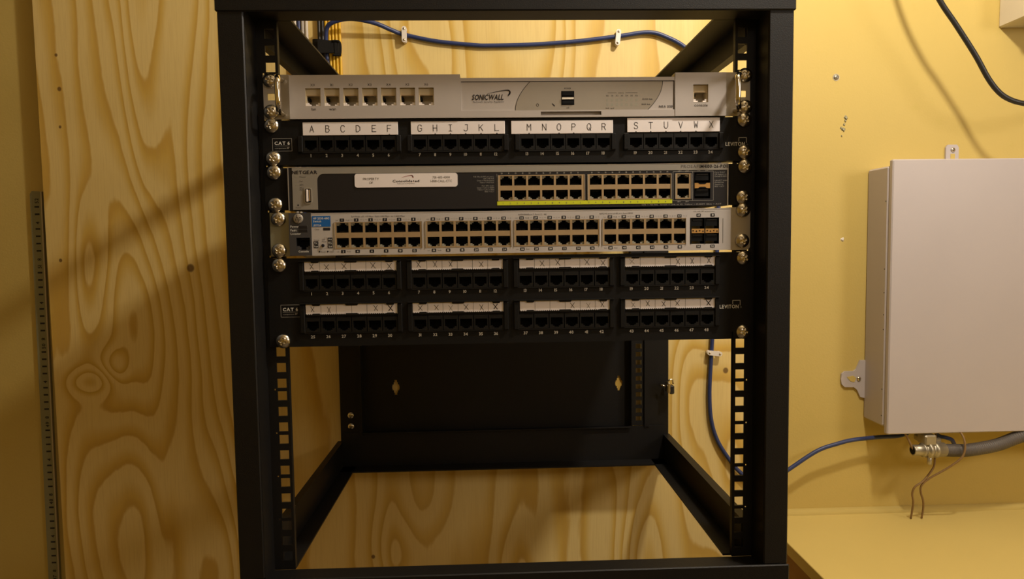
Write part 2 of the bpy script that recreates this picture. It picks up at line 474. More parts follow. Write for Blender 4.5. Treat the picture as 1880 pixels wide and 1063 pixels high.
# rear frame and wall plate
key = lambda x, z: [(x-2, x+2, z-11.5, z-7), (x-3.2, x+3.2, z-8, z-4.5), (x-5, x+5, z-4.6, z+4.6), (x-5.6, x+5.6, z-2.6, z+2.6), (x-3.2, x+3.2, z+4.5, z+8), (x-2, x+2, z+7, z+11.5)]
b = MB(); b.plate(-214, 188, -176, 12, 337.5, 339.5, key(-165.7, -108.2)+key(172, -108.6))
b.build('wall_plate', 'black', rack)
b = MB(); b.box(-214, 188, 328, 330, 225, 322); b.build('wall_plate', 'black', rack)
b = MB(); b.box(-246.5, -216, 323, 325, -222, 324); b.box(-218, -214, 319, 339.5, -176, 12); b.box(-218, -214, 319, 330, 225, 322); b.build('rear_post', 'black', rack)
H = [(194.5, 203.5, z-3.6, z+3.6) for z in [-160+12.2*k for k in range(39)]]
b = MB(); b.plate(188, 208, -170, 318, 322, 324, H); b.box(207, 214.5, 319, 322, -172, 320); b.box(214.5, 244, 323, 328, -222, 324); b.box(188, 190, 324, 339.5, -176, 322)
b.build('rear_post', 'black', rack)
b = MB(); b.box(-244, 236, 321, 323, -222, -171); b.box(-244, 236, 296, 323, -224, -222); b.box(-216, 186, 316, 323, -172.5, -171)
b.build('rear_beam', 'black', rack)
b = MB(); b.box(-246, 238, 320, 322, 290, 326); b.box(-246, 238, 300, 322, 324, 326); b.build('rear_beam', 'black', rack)
def bolt_mesh(r=5):
    b = MB(); b.lathe([(r, 0), (r, -1.2), (r*.85, -2.4), (r*.4, -3), (.1, -3.05)], (0, 0, 0), 'y', 0, 16); b.box(-r*.6, r*.6, -3.3, -2.8, -.4, .4, 1); return b
b0 = bolt_mesh(5).build('bolt', ['steel', 'ink'], rack, loc=(-231, 323, -145.5)); b0['label'] = 'dull steel bolt head'
copy_part(b0, rack, (-231, 323, -162))
b = MB(); b.box(237, 241, 300, 316, -118, -102, 0, 1); b.box(241, 248, 303, 314, -120, -107, 1, 1.5); b.tube([(229, 312, -107), (236, 308, -109)], 1.6, 0, 8, 1); b.tube([(238, 300, -99), (244, 301, -97), (246, 303, -104)], 1.2, 0, 8, 3)
b.build('latch', ['steel', 'latchblack'], rack, label='small metal and black plastic latch')

# ================================================================== SCREWS
def screw_mesh():
    b = MB(); R = 7.2; seg = 64; rows = []
    rr = [0.02, .7, 1.1, 1.5, 2.0, 2.6, 3.2, 3.6, 4.0, 4.6, 5.4, 6.2, 6.8, 7.2, 7.2]
    for i, r in enumerate(rr):
        row = []
        for k in range(seg):
            a = 2*math.pi*k/seg; x, z = r*math.cos(a), r*math.sin(a)
            y = -4.6*math.sqrt(max(0, 1-(r/R)**2*.93)) if i < len(rr)-1 else 0
            if (abs(x) < .85 and abs(z) < 3.4) or (abs(z) < .85 and abs(x) < 3.4): y = y+1.7
            row.append((x, y, z))
        rows.append(row)
    b.grid(rows, 0, True, True)
    b.lathe([(2.9, 0), (2.9, 12)], (0, 0, 0), 'y', 0, 14)
    return b
SM = None
def screws(parent, pts, y):
    global SM
    for i, (x, z) in enumerate(pts):
        if SM is None: SM = screw_mesh().build('screw', 'steel', parent, loc=(x, y, z)); s = SM
        else: s = copy_part(SM, parent, (x, y, z))
        s.rotation_euler = (random.uniform(-.07, .07), random.uniform(0, 1.5), random.uniform(-.07, .07))

# ================================================================== FIREWALL (top unit)
def rj_port(w, h, d, tongue, t=2.4, tw=.42, blocks=True, shade=None):
    """open port: cavity (mat 0) with corner LED blocks (mat 1) beside the latch slot; centre at 0, front at y=0"""
    b = MB(); x = w/2; z = h/2
    b.grid([[(-x, y, -z), (x, y, -z), (x, y, z), (-x, y, z)] for y in (0, d)], 0, True, False)
    b.face([(-x, d, -z), (x, d, -z), (x, d, z), (-x, d, z)], 0)
    s = -1 if tongue == 'down' else 1
    for q in (-1, 1):
        xa, xb = sorted((q*x*.995, q*x*tw)); za, zb = sorted((s*z*.995, s*(z-t)))
        b.box(xa, xb, .5, d-.1, za, zb, 1)
        xa, xb = sorted((q*x*.995, q*x*(tw+.25))); za, zb = sorted((s*(z-t), s*(z-t-1.1)))
        b.box(xa, xb, .9, d-.1, za, zb, 1)
    for k in range(8):                                       # contact springs
        cx = (k-3.5)*w*.085
        b.box(cx-.18, cx+.18, d*.55, d*.95, *sorted((-s*z*.9, -s*z*.62)), 2)
    return b
fwl = thing('firewall_appliance', (0, 100, 227), 'silver network firewall with seven ports, chrome handles, topmost unit in the rack', 'network appliance')
ports_x = [-188.7+18*k for k in range(7)]
b = MB(); YF = -7
GROW = 1.0119                                    # the bezel stands only 7 mm proud, so its outline is a little larger than first measured
def grow(x, z): return (x+23.65)*GROW-23.65, (z-103.8)*GROW+103.8
class FB(MB):
    def build(s, *a, **k):
        if k.get('loc') is None: s.v = [(*grow(p[0], p[2])[:1], p[1], grow(p[0], p[2])[1]) for p in s.v]
        return MB.build(s, *a, **k)
b = FB()
PH = [(x-7.3, x+7.3, 239, 255.6) for x in ports_x]
b.plate(-211, -48, 226.8, 268, YF, YF+2, PH)
b.plate(160.8, 211, 226.8, 268.6, YF, YF+2, [(178.6, 193.3, 240, 257)])
b.shell(-211, -48, 226.8, 268, YF+.01, 6); b.shell(160.8, 211, 226.8, 268.6, YF+.01, 6)
b.plate(-48, 160.8, 226.8, 264.6, YF+.4, YF+2.4, [(29.6, 88.5, 228.6, 232.2), (-47.2, 160.2, 233.4, 261.2)])
b.box(-47.8, 160.6, YF+2.4, 6, 264.4, 264.7); b.box(-47.8, 160.6, YF+2.4, 6, 226.8, 227.1)
b.face([(29, YF+5, 227.5), (89, YF+5, 227.5), (89, YF+5, 233), (29, YF+5, 233)], 0)
b.build('bezel', 'silver', fwl)
b = MB(); b.box(-209, 209, 6, 205, 228.4, 268.5); b.build('chassis', 'ear', fwl)
# window panel with curved grey section
b = FB()
b.box(-47.2, 160.2, YF+1.3, YF+2.6, 233.4, 261.2, 0)
def arcx(t, a, bq, bulge): return a+(bq-a)*t+bulge*math.sin(math.pi*t*.9)
L = [(5.0+(19.5-5.0)*t**1.9, 233.7+27.2*t) for t in [i/14 for i in range(15)]]
Rr = [(134.5+14.3*(1-(1-t)**2.0), 233.7+27.2*t) for t in [i/14 for i in range(15)]]
b.grid([[(p[0], YF+1.15, p[1]) for p in L], [(p[0], YF+1.15, p[1]) for p in Rr]], 1, False, False)
b.stroke(L, .45, YF+1.05, 2); b.stroke(Rr, .45, YF+1.05, 2)
b.box(-47.2, 160.2, YF+.9, YF+1.3, 260.7, 261.3, 2); b.box(159.6, 160.4, YF+.9, YF+1.3, 233.4, 261.2, 2)
b.box(49.7, 62.3, YF+1.0, YF+1.4, 238.4, 251.8, 3); b.box(50.3, 61.7, YF-.2, YF+1.2, 243.6, 245.4, 4)
b.box(50.6, 61.4, YF+.3, YF+1.2, 239.4, 243, 3); b.box(50.6, 61.4, YF+.3, YF+1.2, 247.6, 250.8, 3)
for i in range(7):
    for j in range(2):
        x = 94.5+i*4.75; b.rect(x-1, x+1, 237.2+j*4.4, 239.8+j*4.4, YF+1.08, 5)
b.build('display_window', ['silver', 'silver_dk', 'ink', 'deep', 'steel', 'led'], fwl)
b = FB(); y = YF-.12; yw = YF+1.0
for i, x in enumerate(ports_x): text(b, 'X%d' % i, x, 258.6, 2.3, y, 0)
text(b, 'lan', ports_x[0]+.5, 236.0, 2.7, y, 0); text(b, 'wan', ports_x[1]+.3, 236.0, 2.7, y, 0)
b.build('port_lettering', 'ink', fwl); b = FB()
text(b, 'console', 186.3, 237.2, 2.6, y, 0, fit=13); b.build('console_lettering', 'ink', fwl); b = FB()
text(b, 'SONICWALL', -21.5, 246.4, 5.0, yw, 0, 'c', 1, slant=.18, fit=31)
text(b, 'Network Security Appliance', -21, 242.0, 1.3, yw, 0, fit=30)
for k in range(14):                                           # swoosh
    t0, t1 = k/14, (k+1)/14
    f1 = lambda t: (-20+24*math.sin(t*2.3)**1.0*.9 if t < .7 else -20+24*math.sin(t*2.3)*.9, 0)
    A = lambda t: (-22+22*math.sin(math.pi*.62*t)/math.sin(math.pi*.5)*1.0, 249.7+3.2*math.sin(math.pi*t*.9)-3.4*max(0, t-.62)*2)
    b.stroke([A(t0), A(t1)], .3+1.1*t0, yw, 0)
b.build('maker_logo', 'ink', fwl); b = FB()
text(b, 'NSA 220', 152, 236.4, 2.0, yw, 0, 'c', 1, fit=13.5); b.build('model_lettering', 'ink', fwl); b = FB()
text(b, 'POWER', 56, 254.2, 1.5, yw, 0, fit=6.5); text(b, 'usb', 56, 235.9, 1.6, yw, 0)
b.build('socket_lettering', 'ink', fwl); b = FB()
text(b, 'activity', 108, 249.8, 1.2, yw, 0); b.stroke([(95, 249.8), (103.5, 249.8)], .25, yw); b.stroke([(112.5, 249.8), (124, 249.8)], .25, yw)
for i in range(7): text(b, 'X%d' % i, 94.5+i*4.75, 247, 1.4, yw, 0)
text(b, '10/100 link', 134, 243.6, 1.5, yw, 0, fit=10); text(b, '1000 link', 132.5, 238.6, 1.5, yw, 0, fit=8.5); text(b, 'link spd', 97, 235.1, 1.2, yw, 0, fit=8); b.build('indicator_lettering', 'ink', fwl); b = FB()
b.stroke([(26.5+1.2*math.cos(a*.6), 238.6+1.2*math.sin(a*.6)) for a in range(11)], .35, yw); b.stroke([(41, 239.6), (43, 237.6)], .9, yw)
b.build('status_symbols', 'ink', fwl)
def fw_port():
    b = MB(); x, z = 7.3, 8.3
    b.grid([[(-x, yy, -z), (x, yy, -z), (x, yy, z), (-x, yy, z)] for yy in (0, 13)], 0, True, False)
    b.face([(-x, 13, -z), (x, 13, -z), (x, 13, z), (-x, 13, z)], 0)
    b.box(-x*.98, x*.98, 2.2, 12.9, 2.2, z*.98, 0); b.box(-x*.98, x*.98, 1.4, 2.2, 1.2, 2.2, 2)
    for q in (-1, 1):
        b.box(*sorted((q*x*.98, q*x*.62)), 1.0, 12.9, -5.4, -z*.98, 1); b.box(*sorted((q*x*.62, q*x*.34)), 1.0, 12.9, -6.9, -z*.98, 1)
        b.box(*sorted((q*x*.98, q*x*.86)), .8, 12.9, -5.4, 1.6, 0)
    b.box(-x*.84, -x*.6, 3, 12, -2.5, 0, 3)
    return b
p0 = None
for x in ports_x:
    gx, gz = grow(x, 247.3)
    if p0 is None: p0 = fw_port().build('port', ['beige', 'paper', 'tan', 'deep'], fwl, loc=(gx, YF+.3, gz))
    else: copy_part(p0, fwl, (gx, YF+.3, gz))
gx, gz = grow(186, 248.5); copy_part(p0, fwl, (gx, YF+.3, gz))
for sx in (-1, 1):
    b = MB()
    H = []
    x0, x1 = sorted((239.3*sx, 215.5*sx))
    H = [(min(235.6*sx, 227*sx), max(235.6*sx, 227*sx), 247, 253.6)]
    b.plate(x0, x1, 228.6, 271.4, -3, -1, H)
    b.box(213.9*sx, 215.6*sx, -4.2, 12, 228.6, 271.2)
    b.build('ear', 'ear', fwl)
    b = MB(); xh = 221.5*sx if sx < 0 else 224.5; xm = 218.2*sx
    b.tube([(xh, -3, 266.3), (xh, -12, 266.3), ((xh+xm)/2, -21, 265.2), (xm, -26.5, 261), (xm, -27.5, 255), (xm, -27.5, 245), (xm, -26.5, 239), ((xh+xm)/2, -21, 234.8), (xh, -12, 233.7), (xh, -3, 233.7)], 2.7, 0, 14, 6)
    b.build('handle', 'chrome', fwl)
screws(fwl, [(-232, 265.8), (-232, 235.8), (234, 268.3), (234, 237.3)], -3)

# ================================================================== PATCH PANELS
SF = {  # single-stroke capitals on a 4 x 6 field
 'A': [[(0, 0), (2, 6), (4, 0)], [(.7, 2), (3.3, 2)]], 'B': [[(0, 0), (0, 6), (2.6, 6), (3.6, 5), (2.6, 3.2), (0, 3.2)], [(2.6, 3.2), (4, 1.8), (2.8, 0), (0, 0)]],
 'C': [[(4, 5), (3, 6), (1, 6), (0, 4.5), (0, 1.5), (1, 0), (3, 0), (4, 1)]], 'D': [[(0, 0), (0, 6), (2, 6), (4, 4.4), (4, 1.6), (2, 0), (0, 0)]],
 'E': [[(4, 0), (0, 0), (0, 6), (4, 6)], [(0, 3.1), (3, 3.1)]], 'F': [[(0, 0), (0, 6), (4, 6)], [(0, 3), (3, 3)]],
 'G': [[(4, 5), (3, 6), (1, 6), (0, 4.5), (0, 1.5), (1, 0), (3, 0), (4, 1), (4, 2.8), (2.3, 2.8)]], 'H': [[(0, 0), (0, 6)], [(4, 0), (4, 6)], [(0, 3), (4, 3)]],
 'I': [[(2, 0), (2, 6)], [(.4, 0), (3.6, 0)], [(.4, 6), (3.6, 6)]], 'J': [[(4, 6), (4, 1.4), (3, 0), (1.2, 0), (.2, 1)], [(1.6, 6), (4, 6)]],
 'K': [[(0, 0), (0, 6)], [(4, 6), (0, 2.4)], [(1.4, 3.6), (4, 0)]], 'L': [[(0, 6), (0, 0), (4, 0)]], 'M': [[(0, 0), (0, 6), (2, 3), (4, 6), (4, 0)]],
 'N': [[(0, 0), (0, 6), (4, 0), (4, 6)]], 'O': [[(1.2, 0), (0, 1.6), (0, 4.4), (1.2, 6), (2.8, 6), (4, 4.4), (4, 1.6), (2.8, 0), (1.2, 0)]],
 'P': [[(0, 0), (0, 6), (2.8, 6), (4, 4.7), (2.8, 3), (0, 3)]], 'Q': [[(1.2, 0), (0, 1.6), (0, 4.4), (1.2, 6), (2.8, 6), (4, 4.4), (4, 1.6), (2.8, 0), (1.2, 0)], [(2.2, 2), (4, -.4)]],
 'R': [[(0, 0), (0, 6), (2.8, 6), (4, 4.7), (2.8, 3), (0, 3)], [(2, 3), (4, 0)]], 'S': [[(4, 5), (3, 6), (1, 6), (0, 4.7), (1, 3.3), (3, 2.8), (4, 1.4), (3, 0), (1, 0), (0, 1)]],
 'T': [[(2, 0), (2, 6)], [(0, 6), (4, 6)]], 'U': [[(0, 6), (0, 1.5), (1.2, 0), (2.8, 0), (4, 1.5), (4, 6)]], 'V': [[(0, 6), (2, 0), (4, 6)]],
 'W': [[(0, 6), (.8, 0), (2, 4), (3.2, 0), (4, 6)]], 'X': [[(0, 0), (4, 6)], [(0, 6), (4, 0)]]}
def jack_mb():
    b = MB(); w, z0, z1 = 7.25, -6.6, 8.0       # face tile with a stepped keyhole opening
    b.plate(-w, w, z0, z1, 0, 1.4, [(-5.9, 5.9, -2.9, 4.2), (-3.7, 3.7, -4.3, -2.8), (-2.1, 2.1, -5.4, -4.2)], 0)
    b.shell(-w, w, z0, z1, 1.4, 12, 0)
    b.grid([[(-6, yy, -5.5), (6, yy, -5.5), (6, yy, 4.3), (-6, yy, 4.3)] for yy in (1.4, 12)], 1, True, False)
    b.face([(-6, 12, -5.5), (6, 12, -5.5), (6, 12, 4.3), (-6, 12, 4.3)], 1)
    return b
JM = None
def jacks(parent, xs, z, y):
    global JM
    for x in xs:
        if JM is None: JM = jack_mb().build('jack', ['jack_black', 'deep'], parent, loc=(x, y, z))
        else: copy_part(JM, parent, (x, y, z))
def badges(parent, zc, xl, xr, y):
    b = MB()
    for (p, q) in (((xl, zc+5.8), (xl+18.6, zc+5.8)), ((xl, zc-6.2), (xl+18.6, zc-6.2)), ((xl, zc-6.2), (xl, zc+5.8)), ((xl+18.6, zc-6.2), (xl+18.6, zc+5.8))): b.stroke([p, q], .35, y, 1)
    text(b, 'CAT 6', xl+9.3, zc+1.4, 3.1, y, 0, 'c', 1, fit=14.8); b.stroke([(xl+2, zc-1.3), (xl+16.6, zc-1.3)], .25, y, 1)
    text(b, 'component', xl+7.6, zc-3.4, 1.3, y, 1, fit=11); text(b, '8P', xl+15, zc-3.2, 1.6, y, 1, 'c', 1)
    b.build('category_badge', ['inkwhite', 'inkdim'], parent); b = MB()
    text(b, 'LEVITON', xr, zc-3.2, 3.6, y, 0, 'l', 1, fit=19.5)
    b.stroke([(xr+13.4, zc-.6), (xr+13.4, zc+3.0), (xr+21, zc+3.0), (xr+21, zc-2)], .45, y, 0)
    b.stroke([(xr+21.8+.7*math.cos(a), zc-4+.7*math.sin(a)) for a in [i*.8 for i in range(9)]], .25, y, 1)
    b.build('maker_name', ['inkwhite', 'inkdim'], parent)
# --- one unit panel with typed letter strips
pp = thing('patch_panel', (0, 20, 184), 'black patch panel of 24 jacks with white strips lettered A to X below the firewall', 'patch panel')
G = [[-194.7+15.12*k for k in range(6)], [-88.8+14.96*k for k in range(6)], [16.7+15.12*k for k in range(6)], [124.4+15.06*k for k in range(6)]]
JZ = 203.6
b = MB(); HH = [(g[0]-7.4, g[-1]+7.4, JZ-6.7, JZ+8.1) for g in G]
b.plate(-241.3, 241.3, 184.3, 227.6, -4, -2, HH); b.box(-236, 236, -2, 12, 226, 227.6); b.box(-236, 236, -2, 12, 184.3, 185.8)
for g in G:                                                      # raised end lugs of each six-jack frame
    b.box(g[0]-12.2, g[0]-7.5, -7, -4, JZ-7.2, JZ+8.6, 0, .5); b.box(g[-1]+7.5, g[-1]+12, -7, -4, JZ-7.2, JZ+8.6, 0, .5)
    b.box(g[0]-12.2, g[-1]+12, -5.6, -4, JZ-8.1, JZ-6.8)
b.build('face_plate', 'panel_black', pp)
b = MB()
for g in G: b.box(g[0]-12, g[-1]+12, 10, 38, 187, 224, 0, 1)
b.build('rear_block', 'jack_black', pp)
for g in G: jacks(pp, g, JZ, -5.6)
n = 0
for g in G:
    for x in g: n += 1; b = MB(); text(b, str(n), x-.4, 193.3, 2.9, -4.15, 0, 'c', 1); b.build('printed_number', 'inkwhite', pp)
badges(pp, 204.2, -231.8, 214.5, -4.2)
LS = [(-202, -109.9, 212.6, 225.2), (-97.3, -5.3, 212.7, 225.3), (.9, 101.6, 212.4, 225.2), (115.7, 208.3, 213.2, 227)]
letters = 'ABCDEFGHIJKLMNOPQRSTUVWX'
LX = [-193.2, -177.9, -163.2, -148.4, -133, -118.2, -88.5, -73.6, -58.7, -43.7, -28.7, -13.2, 18.5, 33.5, 48.1, 62.6, 77.8, 92.4, 124.4, 139.1, 154.3, 169, 184.3, 199.6]
LZ = [218.8]*18 + [219.6, 219.6, 219.9, 219.8, 220.2, 220.2]
for k, (x0, x1, z0, z1) in enumerate(LS):
    b = MB(); b.box(x0, x1, -5.4, -4.2, z0, z1, 0, .25)
    for i in range(6):
        j = k*6+i; cx, cz = LX[j], LZ[j]; s = .92
        for st in SF[letters[j]]: b.stroke([(cx+(a-2)*s, cz+(c-3)*1.02) for a, c in st], .55, -5.52, 1)
        if j not in (0, 1, 2, 3, 4, 6, 13, 16, 17, 23): b.face([(cx-.9, -5.5, z0), (cx+.9, -5.5, z0), (cx, -5.5, z0+1.2)], 1)
    b.build('label_strip', ['paper', 'ink'], pp, label='white strip typed with the letters %s to %s' % (letters[k*6], letters[k*6+5]))
screws(pp, [(-232, 222.4), (-231.3, 191), (233, 224.5), (233.5, 193)], -4)

# --- two unit panel with pen marked strips
p2 = thing('patch_panel', (0, 20, 5), 'black patch panel of 48 jacks with pen crossed white strips, lowest unit in rack', 'patch panel')
G2 = [[-198.3+15.24*k for k in range(6)], [-92.4+15.2*k for k in range(6)], [13.4+15.3*k for k in range(6)], [120.3+15.28*k for k in range(6)]]
b = MB(); HH = []
rows = ((68.4, 0), (26.4, 24))
for jz, _ in rows: HH += [(g[0]-7.4, g[-1]+7.4, jz-6.7, jz+8.1) for g in G2]
HH += [(-223.6, -222.2, 5, 12.5), (222.2, 223.6, 5, 12.5)]
b.plate(-241.3, 241.3, 5.4, 93.4, -4, -2, HH)
for jz, _ in rows:
    for g in G2:
        b.box(g[0]-12.2, g[0]-7.5, -6.5, -4, jz-7.2, jz+20.5, 0, .5); b.box(g[-1]+7.5, g[-1]+12, -6.5, -4, jz-7.2, jz+20.5, 0, .5)
        b.box(g[0]-12.2, g[-1]+12, -5.4, -4, jz-8.1, jz-6.8); b.box(g[0]-12.2, g[-1]+12, -7.6, -4, jz+21.4, jz+22.3)
b.build('face_plate', 'panel_black', p2)
b = MB()
for jz, _ in rows:
    for g in G2: b.box(g[0]-12, g[-1]+12, 8, 36, jz-15, jz+16, 0, 1)
b.build('rear_block', 'jack_black', p2)
for jz, _ in rows:
    for g in G2: jacks(p2, g, jz, -5.4)
n = 0
for (jz, o0), nz in zip(rows, (58, 15.2)):
    for g in G2:
        for x in g: n += 1; b = MB(); text(b, str(n), x-.6, nz, 2.9, -4.15, 0, 'c', 1); b.build('printed_number', 'inkwhite', p2)
badges(p2, 41.5, -229.5, 209.5, -4.2)
crossed = {1, 2, 3, 5, 6, 7, 8, 9, 11, 14, 15, 17, 18, 19, 22, 23, 24, 25, 26, 29, 30, 31, 32, 33, 34, 35, 36, 40, 41, 42, 43, 44, 45, 46, 48}
strong = {30, 36, 48}; faint = {19, 33, 41, 43}
SX = [(-205, -114.4), (-99.6, -9.2), (7.2, 98.1), (113.1, 204.8)]
n = 0; rng = random.Random(3)
for r, (z0, z1) in enumerate(((79.8, 90.0), (37.2, 47.5))):
    for k, (x0, x1) in enumerate(SX):
        b = MB(); b.box(x0, x1, -5.2, -4.2, z0, z1, 0, .2); cw = (x1-x0)/6
        for i in range(1, 6): b.rect(x0+i*cw-.14, x0+i*cw+.14, z0+.3, z1-.3, -5.3, 2)
        for i in range(6):
            n += 1
            if n in crossed:
                cx = x0+(i+.5)*cw+rng.uniform(-1, 1); cz = (z0+z1)/2+rng.uniform(-.6, .8); a, c = rng.uniform(1.6, 2.4), rng.uniform(2.4, 3.0)
                w = .75 if n in strong else .28 if n in faint else .45; mm = 1 if n not in faint else 2
                sk = rng.uniform(-.5, .5)
                b.stroke([(cx-a, cz+c), (cx+a+sk, cz-c)], w, -5.32, mm); b.stroke([(cx-a*.7, cz-c*.9), (cx+a, cz+c)], w, -5.33, mm)
        for (u, w) in ((.115, .1), (.5, .15), (.92, .1)):        # holder tabs and the serrated lower edge
            xa, xb = x0+(u-w/2)*(x1-x0), x0+(u+w/2)*(x1-x0)
            b.prism([(xa+1.2, z1-1.5), (xb-1.2, z1-1.5), (xb, z1+.8), (xa, z1+.8)], -6.2, -4.3, 3)
            b.prism([(xa, z0-.8), (xb, z0-.8), (xb-1.2, z0+1.2), (xa+1.2, z0+1.2)], -6.2, -4.3, 3)
        m_ = 44
        for i in range(m_):
            xa = x0+(x1-x0)*i/m_; b.prism([(xa, z0-.6), (xa+(x1-x0)/m_*.62, z0-.6), (xa+(x1-x0)/m_*.5, z0+.7), (xa+(x1-x0)/m_*.12, z0+.7)], -5.9, -4.3, 3)
        b.build('label_strip', ['paper', 'ink', 'inkgrey', 'jack_black'], p2)
screws(p2, [(-229.6, 86.7), (-228.3, 11.5), (233.3, 87.2), (233.5, 12.5)], -4)

# ================================================================== DARK SWITCH (PoE)
ng = thing('network_switch', (0, 120, 140), 'dark faced network switch with a white property sticker and a yellow strip under its ports', 'network switch')
YN = -6
def bank_holes(x0, n, pitch, w, zs): return [(x0+k*pitch-w/2, x0+k*pitch+w/2, a, c) for k in range(n) for a, c in zs]
NZ = ((148.2, 157.3), (162.0, 171.2))
BK = [(-13, 73.4), (75.6, 159.9), (163.2, 179.6)]
b = MB()
b.plate(-218, 217, 140, 182, YN, YN+2, [(x0, x1, 146.8, 172.4) for x0, x1 in BK]+[(182.6, 198.8, 147.2, 173)])
b.shell(-218, 217, 140, 182, YN+2, 6)
b.build('face_plate', 'navy', ng)
b = MB()                                                    # grey painted L-shaped field: left block and top band
P = [(-213.5, 140.7), (-189.4, 140.7)] + [(-189.4, 168)] + [(-183.2-6.2*math.cos(a), 169.2+6.2*math.sin(a)) for a in [math.radians(q) for q in range(0, 91, 15)]] + [(215.6, 175.4), (215.6, 181.6), (-213.5, 181.6)]
n0 = len(b.v)
b.prism([(-213.5, 140.7), (-189.4, 140.7), (-189.4, 181.6), (-213.5, 181.6)], YN-.35, YN)
b.prism([(-189.4, 169)]+[(-183.0-6.4*math.cos(a), 169.0+6.4*math.sin(a)) for a in [math.radians(q) for q in range(0, 91, 15)]]+[(-183, 181.6), (-189.4, 181.6)], YN-.35, YN)
b.box(-183, 215.6, YN-.35, YN, 175.4, 181.6)
b.box(215.8, 216.8, YN-.5, YN+.1, 140.2, 181.8, 1); b.box(-217.8, -217, YN-.5, YN+.1, 140.2, 181.8, 1); b.box(-217, 216, YN-.5, YN+.1, 181.6, 181.95, 1)
b.build('grey_field', ['grey', 'ear'], ng)
b = MB(); b.box(-216.5, 215.5, 6, 255, 141, 181.4); b.build('chassis', 'black', ng)
for sx in (-1, 1):
    b = MB(); b.box(241.3*sx, 219*sx, -4, -2, 140.4, 181.6, 0, .4); b.box(219*sx, 217*sx, -4, 20, 140.4, 181.6); b.build('ear', 'panel_black', ng)
def bank(parent, x0, x1, z0, z1, y, cx0, n, pitch, w, zs, edge=True):
    b = MB(); b.plate(x0+.15, x1-.15, z0+.15, z1-.15, y, y+1.2, bank_holes(cx0, n, pitch, w, zs), 0)
    if edge:
        b.box(x0+.15, x0+.7, y-.5, y, z0+.2, z1-.2, 1); b.box(x1-.7, x1-.15, y-.5, y, z0+.2, z1-.2, 1)
    return b.build('port_bank', ['tan', 'ear'], parent)
PM = {}
def fill_bank(parent, cx0, n, pitch, w, zs, y):
    for k in range(n):
        for j, (a, c) in enumerate(zs):
            key_ = (w, round(c-a, 2), j)
            loc = (cx0+k*pitch, y+.5, (a+c)/2)
            if key_ not in PM: PM[key_] = rj_port(w-.02, c-a-.02, 11, 'down' if j == 0 else 'up', 1.5, .4).build('port', ['deep', 'led', 'dkgrey'], parent, loc=loc)
            else: copy_part(PM[key_], parent, loc)
for (x0, x1), cx0, n in ((BK[0], -4.7, 6), (BK[1], 84.0, 6), (BK[2], 171.4, 1)):
    bk = bank(ng, x0, x1, 146.8, 172.4, YN-.3, cx0, n, 13.75, 11.7, NZ); fill_bank(bk, cx0, n, 13.75, 11.7, NZ, YN-.3)
b = MB(); b.box(-13.9, 160.4, YN-.4, YN, 142.8, 146.7, 0)
for i in range(24):
    x = -8.1+i*6.98+(2 if i >= 12 else 0)*.6; text(b, str((i+1) % 10), x, 144.6, 1.7, YN-.5, 1)
b.build('port_strip', ['lime', 'inkgrey'], ng, label='bright yellow green strip with small port numbers')
b = MB(); b.rrect(-153, -52.5, 161.6, 175.0, 2.6, YN-.7, YN-.4, 0); ys = YN-.8
text(b, 'PROPERTY', -137, 169.9, 2.3, ys, 2, fit=15.5); text(b, 'OF', -137, 166.2, 2.3, ys, 2, fit=3.6)
text(b, 'Consolidated', -103, 167.6, 2.2, ys, 1, 'c', 1, fit=26); text(b, 'Telecom Companies', -103.3, 165.0, 1.0, ys, 2, fit=17)
for k in range(12):
    A = lambda t: (-107+11*math.sin(math.pi*.5*t), 171.0+2.0*math.sin(math.pi*t*.75)-1.6*max(0, t-.7)*3)
    b.stroke([A(k/12), A((k+1)/12)], .2+.8*k/12, ys, 3)
text(b, '701-483-4000', -68.5, 170.8, 2.2, ys, 2, fit=17); text(b, '1-888-CALL-CTC', -68.5, 167.2, 2.2, ys, 2, fit=21)
b.build('property_sticker', ['paper', 'ink', 'inkgrey', 'red'], ng, label='white rounded property sticker with a red swoosh')
b = MB(); b.rrect(-202.2, -194.8, 146.6, 162.0, 2.2, YN-1.0, YN-.3, 1); b.rrect(-201.4, -195.6, 147.6, 161, 1.4, YN-1.1, YN-.4, 2); b.box(-200.4, -198.2, YN-2, YN-.5, 148.4, 160.2, 0, .4); b.box(-197.6, -196.3, YN-1.6, YN-.5, 149, 160, 3)
b.build('memory_port', ['paper', 'ear', 'deep', 'tan'], ng)
b = MB()
for i, (s1, z) in enumerate((('Power', 172.6), ('Fan', 168.6), ('RPS', 164.9), ('Max', 162), ('PoE', 160.1))):
    text(b, s1, -206.2, z, 1.6, YN-.5, 1, 'l')
    if i < 4: b.rect(-212.0+1.5, -208.5, z-.6, z+.6, YN-.45, 3)
b.build('indicator_lettering', ['ink', 'inkgrey', 'inkdim', 'led'], ng); b = MB()
text(b, 'NETGEAR', -201.2, 177.0, 3.2, YN-.5, 0, 'c', 1, fit=24.5); b.build('maker_name', ['ink', 'inkgrey', 'inkdim', 'led'], ng); b = MB()
text(b, 'Reset', -208.3, 142.9, 1.5, YN-.5, 1); b.lathe([(.8, 0), (.8, -.1)], (-208.5, YN-.35, 145.2), 'y', 0, 12); b.build('reset_button', ['ink', 'inkgrey', 'inkdim', 'led'], ng); b = MB()
text(b, 'PROSAFE', 179.2, 179.0, 2.9, YN-.5, 1, 'c', 0, fit=20); text(b, 'M4100-26-POE', 202.8, 179.0, 2.9, YN-.5, 0, 'c', 1, fit=28); b.build('model_lettering', ['ink', 'inkgrey', 'inkdim', 'led'], ng); b = MB()
